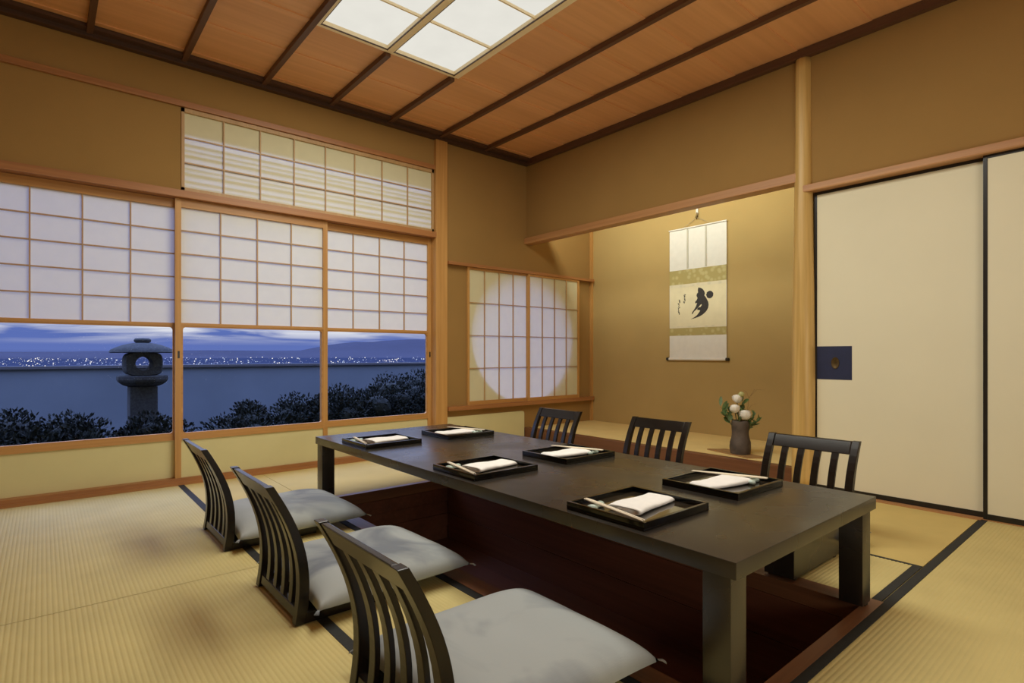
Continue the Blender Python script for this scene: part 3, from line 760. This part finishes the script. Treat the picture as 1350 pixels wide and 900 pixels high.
for i, (x, y, rz, _, _) in enumerate(spots):
    c, s = math.cos(rz), math.sin(rz)
    W = lambda a, b: (x+a*c-b*s, y+a*s+b*c)
    t = once(tray0, i); t.location = (x, y, TZ); t.rotation_euler = (0, 0, rz)
    tag(t, 'black lacquer tray '+WHERE[i]+' of the table', 'tray', 'black lacquer trays set on the table')
    tz = TZ+.0072
    o = once(towel0, i); o.location = (*W(.028, -.002 if rz == 0 else .004), tz+.0003); o.rotation_euler = (0, 0, rz+(.10 if rz == 0 else -.12)+rr.uniform(-.04, .04))
    tag(o, 'white hand towel on the tray '+WHERE[i], 'hand towel', 'white hand towels on the trays')
    ra, rb = (-.112, .070) if rz == 0 else (-.090, .070)
    o = once(rest0, i); o.location = (*W(ra, rb), tz+.0003); o.rotation_euler = (0, 0, rz+.30)
    tag(o, 'pale green chopstick rest on the tray '+WHERE[i], 'chopstick rest', 'chopstick rests on the trays')
    a0, b0 = (-.130, -.008) if rz == 0 else (-.068, -.013)
    an = -.20 if rz == 0 else .36
    for j in (0, 1):
        o = once(chop0, nch); nch += 1
        off = (j-.5)*.0085
        o.location = (*W(a0+off, b0), tz+(.0205 if rz == 0 else .0225)); o.rotation_euler = (-.004, 0, rz+an*(1 if True else 0)+j*.004)
        tag(o, 'pale wooden chopstick on the tray '+WHERE[i], 'chopstick', 'chopsticks on the tray '+WHERE[i])

# ------------------------------------------------------------------ zaisu chairs (local: +x towards the table)
def backx(z):
    s = max(0, z)/.445
    return -.088*s*s+.030*math.sin(PI*min(1, s))*.9
def curved(bm, y0, y1, z0, z1, th, n=14, off=0., taper=0.):
    prev = None
    for k in range(n+1):
        z = z0+(z1-z0)*k/n; x = backx(z)+off; t_ = th*(1-taper*(z/.445))
        row = [bm.verts.new((x, y0, z)), bm.verts.new((x+t_, y0, z)), bm.verts.new((x+t_, y1, z)), bm.verts.new((x, y1, z))]
        if prev:
            for q in range(4): bm.faces.new((prev[q], prev[(q+1) % 4], row[(q+1) % 4], row[q]))
        else: bm.faces.new(row[::-1])
        prev = row
    bm.faces.new(prev)
HW = .21
def make_chair():
    t = thing('legless_chair', '', 'legless chair', (0, 0, 0))
    for s in (-1, 1):
        bm = BM(); a, b = (s*HW, s*(HW-.033)); curved(bm, min(a, b), max(a, b), 0.002, .447, .034, off=0, taper=.25); obj('side_post', bm, 'zaisu', t, bev=.002)
    bm = BM(); curved(bm, -HW+.033, HW-.033, .386, .445, .020, n=6, off=.003); obj('top_rail', bm, 'zaisu', t, bev=.004)
    bm = BM(); curved(bm, -HW+.033, HW-.033, .016, .046, .022, n=3, off=.004); obj('bottom_rail', bm, 'zaisu', t, bev=.002)
    pitch = (2*HW-.066-4*.030)/5
    for k in range(4):
        y0 = -HW+.033+pitch*(k+1)+.030*k
        bm = BM(); curved(bm, y0, y0+.030, .044, .388, .015, n=12, off=.006); obj('slat', bm, 'zaisu', t, bev=.0015)
    for s in (-1, 1):
        a, b = (s*HW, s*(HW-.024)); bm = BM(); box(bm, .030, .40, min(a, b), max(a, b), .002, .036, bev=.003); obj('side_runner', bm, 'zaisu', t)
    bm = BM(); box(bm, .026, .40, -HW+.024, HW-.024, .018, .030, bev=.002); obj('seat', bm, 'zaisu', t)
    return t
def make_cushion():
    bm = BM(); n = 34; a, b = .295, .275; top = {}; bot = {}
    def e(u): return math.copysign(abs(u)**1, u)
    for i in range(n+1):
        for j in range(n+1):
            u = 2*i/n-1; v = 2*j/n-1
            # gently pinched sides, pointed corners
            ka = 1-.055*(1-v*v*v*v)*0-.045*(1-abs(v)**3); kb = 1-.045*(1-abs(u)**3)
            x = u*a*(ka if abs(u) > 0 else 1); y = v*b*kb
            h = max(0, (1-abs(u)**3.6))**.5*max(0, (1-abs(v)**3.6))**.5
            dent = .16*math.exp(-((u*1.8)**2+(v*1.8)**2))
            nz_ = .05*mnoise.noise((u*2.2, v*2.2, 1.3))
            zt = .034+h*(.078*(1+nz_*1.4)-.012*dent*4); zb = .034-h*.0315
            top[i, j] = bm.verts.new((x, y, zt))
            bot[i, j] = top[i, j] if i in (0, n) or j in (0, n) else bm.verts.new((x, y, zb))
    for i in range(n):
        for j in range(n):
            bm.faces.new((top[i, j], top[i+1, j], top[i+1, j+1], top[i, j+1]))
            bm.faces.new((bot[i, j], bot[i, j+1], bot[i+1, j+1], bot[i+1, j]))
    t = thing('floor_cushion', '', 'cushion', (0, 0, 0))
    obj('cover', bm, 'cushion', t, smooth='all')
    for sx in (-1, 1):
        for sy in (-1, 1):
            bm = BM()
            for k in range(4):
                an = math.atan2(sy*b, sx*a)+(k-1.5)*.22
                p = Vector((sx*(a-.006), sy*(b-.006), .034))
                tube(bm, [p, p+Vector((math.cos(an)*.012, math.sin(an)*.012, 0)), p+Vector((math.cos(an)*.022, math.sin(an)*.022, -.006))], [.0025, .0016, .0008], 5)
            obj('corner_tassel', bm, 'cushion', t)
    return t
ch0 = make_chair(); cu0 = make_cushion()
CH = [(-3.105, -1.335, 0, 'dark lacquered legless chair with curved slats, closest to the windows on the open mat side'),
      (-3.100, -2.200, 0, 'dark legless chair with curved slats, middle of the three on the open mat side'),
      (-3.108, -3.030, 0, 'dark lacquered legless chair with curved slats, largest one at the bottom edge of the view'),
      (-.885, -1.285, PI, 'bluish dark slatted chair back beyond the table below the small alcove screens'),
      (-.835, -2.115, PI, 'dark slatted chair back beyond the table, middle of the alcove side'),
      (-.890, -3.030, PI, 'dark slatted chair back beyond the table in front of the log post')]
CU = ['grey cushion with blue-grey blotches on the chair closest to the windows', 'grey cushion on the middle chair of the three on the open mat side',
      'large grey cushion at the bottom edge on the largest slatted chair', 'grey cushion hidden behind the table on the chair by the small alcove screens',
      'grey cushion hidden behind the table on the chair in front of the alcove', 'sliver of pale cushion behind the low lacquered box and the table leg']
for i, (x, y, rz, lb) in enumerate(CH):
    t = once(ch0, i); t.location = (x, y, .001); t.rotation_euler = (0, 0, rz)
    tag(t, lb, 'legless chair', 'slatted legless chairs around the table')
    o = once(cu0, i); d = .335 if i < 3 else .325
    o.location = (x+d*math.cos(rz), y-(.01 if i != 1 else 0), .0285); o.rotation_euler = (0, 0, rz+(.0, .02, -.01, .0, 0, 0)[i])
    tag(o, CU[i], 'cushion', 'grey floor cushions on the legless chairs')
    if i == 5:
        for k in kids(t):
            if k.name.startswith(('side_runner', 'seat')): k.scale.x = .57
        o.location = (x-.127, -3.03, .0285); o.scale = (.385, .97, 1.2)

# lacquer box under the far side of the table
bxx = thing('low_box', 'low dark lacquered box on the floor beyond the table leg near the sliding doors', 'box', (-1.35, -3.20, 0))
bm = BM(); box(bm, -1.568, -1.135, -3.262, -3.15, .012, .21, bev=.003); obj('body', bm, 'table', bxx)
for lx in (-1.545, -1.17):
    for ly in (-3.255, -3.175):
        boxes('foot', [(lx, lx+.02, ly, ly+.02, .0005, .012)], 'blackmatte', bxx)

# ------------------------------------------------------------------ garden and view
struct('ground', [(-14, 14, .09, 5.2, -.45, -.35)], 'soil', 'dark garden soil outside the windows', 'ground')
tag(boxes('garden_wall', [(-16, 18, 5.0, 5.15, -.35, .665)], 'gwall'), 'plain pale garden wall behind the lantern and shrubs', 'garden wall', kind='structure')
tag(boxes('wall_coping', [(-16, 18, 4.96, 5.19, .665, .70)], 'gcap'), 'dark coping along the top of the garden wall', 'coping', kind='structure')
tag(boxes('roof_eave', [(-6.5, 2.5, .09, .32, 3.0, 3.06)], 'eave'), 'underside of the eave outside above the windows', 'eave', kind='structure')
LX, LY = -2.99, 2.0
ln = thing('stone_lantern', 'weathered grey stone garden lantern with a broad cap and a round opening', 'stone lantern', (LX, LY, -.35))
nj = lambda t, z: .02*mnoise.noise((math.cos(t)*2, math.sin(t)*2, z*9))
bm = BM(); lathe(bm, [(.001, .868), (.12, .868), (.245, .864), (.258, .870), (.245, .893), (.205, .915), (.15, .938), (.09, .953), (.055, .958), (.001, .958)], (LX, LY, 0), 40, nj); obj('cap', bm, 'granite', ln, smooth=True)
bm = BM(); lathe(bm, [(.001, .957), (.050, .957), (.066, .966), (.069, .983), (.058, .997), (.001, 1.0)], (LX, LY, 0), 28, nj); obj('finial', bm, 'granite', ln, smooth=True)
bm = BM(); n = 48; hx, hz, cz, hy = .147, .108, .762, .13
def sup(t, a, b, p): c, s = math.cos(t), math.sin(t); return a*math.copysign(abs(c)**p, c), b*math.copysign(abs(s)**p, s)
O = [sup(2*PI*k/n, hx, hz, .5) for k in range(n)]; I = [(.068*math.cos(2*PI*k/n), .064*math.sin(2*PI*k/n)+.004) for k in range(n)]
rings = []
for P_, yy, sc_ in ((I, -hy, 1), (O, -hy, .93), (O, -hy+.02, 1), (O, hy-.02, 1), (O, hy, .93), (I, hy, 1)):
    rings.append([bm.verts.new((LX+a*sc_, LY+yy, cz+b*sc_)) for a, b in P_])
rings.append(rings[0])
for a, b in zip(rings, rings[1:]):
    for k in range(n): bm.faces.new((a[k], a[(k+1) % n], b[(k+1) % n], b[k]))
fb = obj('fire_box', bm, 'granite', ln, smooth=True)
bm = BM(); lathe(bm, [(.001, .553), (.12, .553), (.165, .570), (.200, .598), (.210, .618), (.210, .650), (.200, .655), (.001, .655)], (LX, LY, 0), 8, None)
for v in bm.verts:
    d = Vector((v.co.x-LX, v.co.y-LY)); an = PI/8; v.co.x = LX+d.x*math.cos(an)-d.y*math.sin(an); v.co.y = LY+d.x*math.sin(an)+d.y*math.cos(an)
obj('platform', bm, 'granite', ln, bev=.006)
bm = BM(); box(bm, LX-.108, LX+.108, LY-.108, LY+.108, -.35, .553, bev=.012); obj('post', bm, 'granite', ln)

def shrub(x, y, rx, ry, h, seed, label, nleaf=9000, lean=None):
    """a mounded garden shrub: blobby crown of small leaf blades around woody stems"""
    rr = random.Random(seed)
    t = thing('garden_shrub', label, 'shrub', (x, y, -.35), group=None)
    blobs = []
    for k in range(13):
        a = rr.uniform(0, 2*PI); q = math.sqrt(rr.random())*.72
        bx = x+rx*q*math.cos(a); by = y+ry*q*math.sin(a)
        top = h if lean is None else h+lean*(bx-x)
        bz = -.35+(top+.35)*(.42+.40*rr.random()*(1-q*.6))
        br = rr.uniform(.30, .46)*min(rx, ry, .8)
        blobs.append((Vector((bx, by, bz)), br, top))
    bm = BM()
    for c, r, top in blobs:
        bmesh.ops.create_icosphere(bm, subdivisions=2, radius=r*.60, matrix=Matrix.Translation(c))
    for k in range(nleaf):
        c, r, top = blobs[rr.randrange(len(blobs))]
        d = Vector((rr.gauss(0, 1), rr.gauss(0, 1), rr.gauss(.25, 1))).normalized()
        p = c+d*r*(.60+.50*rr.random()**.8)
        if p.z > top+.03: p.z = top-rr.random()*.05
        ld = (d*.8+Vector((rr.uniform(-1, 1), rr.uniform(-1, 1), rr.uniform(-.2, 1.)))*.8).normalized()
        sd = ld.cross(Vector((rr.uniform(-1, 1), rr.uniform(-1, 1), rr.uniform(-1, 1)))).normalized()
        L_ = rr.uniform(.018, .045); w_ = L_*.26
        v = [bm.verts.new(p), bm.verts.new(p+ld*L_*.5+sd*w_), bm.verts.new(p+ld*L_), bm.verts.new(p+ld*L_*.5-sd*w_)]
        bm.faces.new(v)
    obj('foliage', bm, 'shrub', t, fix=False)
    bm = BM()
    for k in range(5):
        c = blobs[k][0]; tube(bm, [(x+rr.uniform(-.1, .1), y+rr.uniform(-.1, .1), -.35), ((x+c.x)/2, (y+c.y)/2, (c.z-.35)/2), tuple(c)], [.03, .022, .012], 6)
    obj('stems', bm, 'bark', t)
    return t
shrub(-3.95, 1.35, .75, .5, .46, 1, 'low dark shrub below the window at the outer end of the mats')
shrub(-3.20, 1.20, .58, .40, .47, 2, 'low dark shrub hiding the foot of the stone lantern')
shrub(-2.20, 1.35, .48, .40, .46, 3, 'dark shrub at the start of the hedge just past the lantern', 5000)
shrub(-1.55, 1.45, .65, .5, .58, 4, 'dark shrub in the middle of the rising hedge')
shrub(-.65, 1.55, .70, .55, .64, 5, 'dark shrub seen through the window next to the honey-coloured post')
shrub(.10, 2.10, .75, .6, .70, 6, 'tallest dark shrub at the end of the rising hedge', 7500)
shrub(.85, 1.7, .7, .55, .62, 7, 'dark shrub outside near the round opening', 2500)

# distant city
tag(boxes('land', [(-9000, 26000, 800, 40000, -84, -80)], 'plain_city'), 'wide blue plain of the city at dusk', 'plain', kind='structure')
CAMP = Vector((-3.7003, -4.1683, .85)); ya_ = math.radians(49.8776)
FD = Vector((math.cos(ya_), math.sin(ya_), 0)); RT = Vector((math.sin(ya_), -math.cos(ya_), 0)); FPX = 734.468
def ridge(name, label, dist, prof, seed, mat_='hills'):
    """hill range standing on the plain: a crest line, a near foot and a far foot"""
    bm = BM(); rows = []
    N_ = 160
    for k in range(N_+1):
        a = math.radians(150-130*k/N_)            # world bearing
        d2 = Vector((math.cos(a), math.sin(a), 0))
        s = k/N_
        h = 0
        for (s0, h0), (s1, h1) in zip(prof, prof[1:]):
            if s0 <= s <= s1: tt = (s-s0)/(s1-s0); h = h0+(h1-h0)*(tt*tt*(3-2*tt)); break
        h *= 1+.10*mnoise.noise((s*30, seed, 0))+.05*mnoise.noise((s*90, seed, 3))
        rows.append([bm.verts.new(d2*(dist-3000)+Vector((0, 0, -82))), bm.verts.new(d2*(dist-900)+Vector((0, 0, -80+h*.55))), bm.verts.new(d2*dist+Vector((0, 0, -80+h))), bm.verts.new(d2*(dist+2500)+Vector((0, 0, -82)))])
    for a, b in zip(rows, rows[1:]):
        for q in range(3): bm.faces.new((a[q], b[q], b[q+1], a[q+1]))
    return tag(obj(name, bm, mat_, smooth='all', loc=(0, 0, -80)), label, 'hills', kind='structure')
# bearing of a pixel column: 49.88 deg + atan((675-x)/734)
ridge('hills', 'far low blue hills along the horizon', 19000, [(0, 120), (.3, 190), (.45, 150), (.55, 200), (1, 190)], 1)
ridge('hills', 'nearer long blue mountain on the horizon beyond the city', 16500, [(0, 90), (.5, 90), (.60, 150), (.65, 440), (.70, 520), (.77, 540), (.9, 400), (1, 300)], 5)
def city(name, mat_, n, seed):
    rr = random.Random(seed); bm = BM()
    cl_ = [(rr.uniform(-120, 640), rr.uniform(470, 483)) for _ in range(26)]
    for k in range(n):
        if rr.random() < .45:
            c = cl_[rr.randrange(len(cl_))]; px = c[0]+rr.gauss(0, 14); py = c[1]+rr.gauss(0, 1.5)
        else: px = rr.uniform(-150, 700); py = 470.5+14*rr.random()**.9
        py = min(max(py, 470.0), 484.5)
        dep = FPX*(80.85)/(py-466.94)
        p = CAMP+FD*dep+RT*((px-675)/FPX*dep); p.z = -80+rr.uniform(2, 22)
        s = dep/FPX*rr.choice((.18, .24, .30, .40, .75))
        v = [bm.verts.new(p+Vector(q)*s) for q in ((1, 0, 0), (0, 1, 0), (-1, 0, 0), (0, -1, 0), (0, 0, .8), (0, 0, -.8))]
        for q in range(4):
            bm.faces.new((v[q], v[(q+1) % 4], v[4])); bm.faces.new((v[(q+1) % 4], v[q], v[5]))
    o = obj(name, bm, mat_, fix=False)
    return tag(o, 'scattered %s city lights on the far plain' % ('warm white' if mat_ == 'citylight' else 'cool white'), 'city lights', kind='stuff')
city('city_lights', 'citylight', 620, 1)
city('city_lights', 'citylight_b', 520, 2)

# ------------------------------------------------------------------ sky
W = bpy.data.worlds.new('dusk_sky'); S.world = W; W.use_nodes = True
nt = W.node_tree; N = nt.nodes; L = nt.links; bg = N['Background']
tc = N.new('ShaderNodeTexCoord'); sp = N.new('ShaderNodeSeparateXYZ'); L.new(tc.outputs['Generated'], sp.inputs[0])
ramp = N.new('ShaderNodeValToRGB'); cr = ramp.color_ramp
els = [(0., (.03, .04, .08)), (.495, (.05, .07, .16)), (.502, (.115, .17, .47)), (.515, (.10, .155, .45)), (.535, (.14, .21, .52)), (.57, (.25, .34, .75)), (.72, (.8, 1.15, 2.6)), (.88, (2.6, 3.7, 8.5)), (1., (2.6, 3.7, 8.5))]
cr.elements[0].position = els[0][0]; cr.elements[0].color = (*els[0][1], 1)
cr.elements[1].position = els[-1][0]; cr.elements[1].color = (*els[-1][1], 1)
for p_, c_ in els[1:-1]:
    e_ = cr.elements.new(p_); e_.color = (*c_, 1)
ma = N.new('ShaderNodeMath'); ma.operation = 'MULTIPLY_ADD'; ma.inputs[1].default_value = .5; ma.inputs[2].default_value = .5
L.new(sp.outputs['Z'], ma.inputs[0]); L.new(ma.outputs[0], ramp.inputs['Fac'])
mp = N.new('ShaderNodeMapping'); mp.inputs['Scale'].default_value = (3.2, 3.2, 42); mp.inputs['Location'].default_value = (.4, .2, 0)
L.new(tc.outputs['Generated'], mp.inputs['Vector'])
nz = N.new('ShaderNodeTexNoise'); nz.inputs['Scale'].default_value = 2.; nz.inputs['Detail'].default_value = 7; nz.inputs['Distortion'].default_value = .5
L.new(mp.outputs['Vector'], nz.inputs['Vector'])
cm = N.new('ShaderNodeMapRange'); cm.inputs['From Min'].default_value = .42; cm.inputs['From Max'].default_value = .64
L.new(nz.outputs['Fac'], cm.inputs['Value'])
hm = N.new('ShaderNodeMapRange'); hm.inputs['From Min'].default_value = .014; hm.inputs['From Max'].default_value = .048
L.new(sp.outputs['Z'], hm.inputs['Value'])
mm = N.new('ShaderNodeMath'); mm.operation = 'MULTIPLY'; L.new(cm.outputs[0], mm.inputs[0]); L.new(hm.outputs[0], mm.inputs[1])
mix = N.new('ShaderNodeMix'); mix.data_type = 'RGBA'
L.new(mm.outputs[0], mix.inputs['Factor']); L.new(ramp.outputs['Color'], mix.inputs['A']); mix.inputs['B'].default_value = (1.0, 1.0, .97, 1)
L.new(mix.outputs['Result'], bg.inputs['Color']); bg.inputs['Strength'].default_value = 1.0

# ------------------------------------------------------------------ lights
def area(name, loc, rot, sx, sy, p, c, spread=180):
    d = bpy.data.lights.new(name, 'AREA'); d.shape = 'RECTANGLE'; d.size = sx; d.size_y = sy; d.energy = p; d.color = c; d.spread = math.radians(spread)
    o = bpy.data.objects.new(name, d); COL.objects.link(o); o.location = loc; o.rotation_euler = rot
    return o
for lx_ in (-2.252, -1.772):
    area('ceiling_box_lamp', (lx_, -2.215, ZC-.036), (0, 0, 0), .42, 2.46, 31.5, (1., .99, .88))
area('alcove_strip_lamp', (.082, -1.32, 2.392), (0, math.radians(-62), 0), .02, 2.3, 19.5, (.97, 1., .86))
area('rear_fill_light', (-2.5, -5.3, .8), (math.radians(130), 0, math.radians(0)), 2.2, .9, 30, (1., .97, .85))  # unseen fill light added behind the camera to lift walls and ceiling

# ------------------------------------------------------------------ camera and view
cd = bpy.data.cameras.new('camera'); co = bpy.data.objects.new('camera', cd); COL.objects.link(co); S.camera = co
cd.sensor_fit = 'HORIZONTAL'; cd.sensor_width = 36; cd.lens = 36*FPX/1350; cd.shift_y = (466.94-450)/1350
cd.clip_start = .05; cd.clip_end = 100000
co.location = CAMP; co.rotation_euler = (PI/2, 0, ya_-PI/2)
S.view_settings.view_transform = 'Standard'; S.view_settings.look = 'None'
S.view_settings.exposure = 0; S.view_settings.gamma = 1; S.view_settings.use_curve_mapping = False
S.cycles.use_denoising = True
S.cycles.use_light_tree = False
for _k in ('citylight', 'citylight_b', 'panel'): M[_k].cycles.emission_sampling = 'NONE'
S.cycles.max_bounces = 10; S.cycles.diffuse_bounces = 6; S.cycles.transparent_max_bounces = 12
S.cycles.sample_clamp_indirect = 6
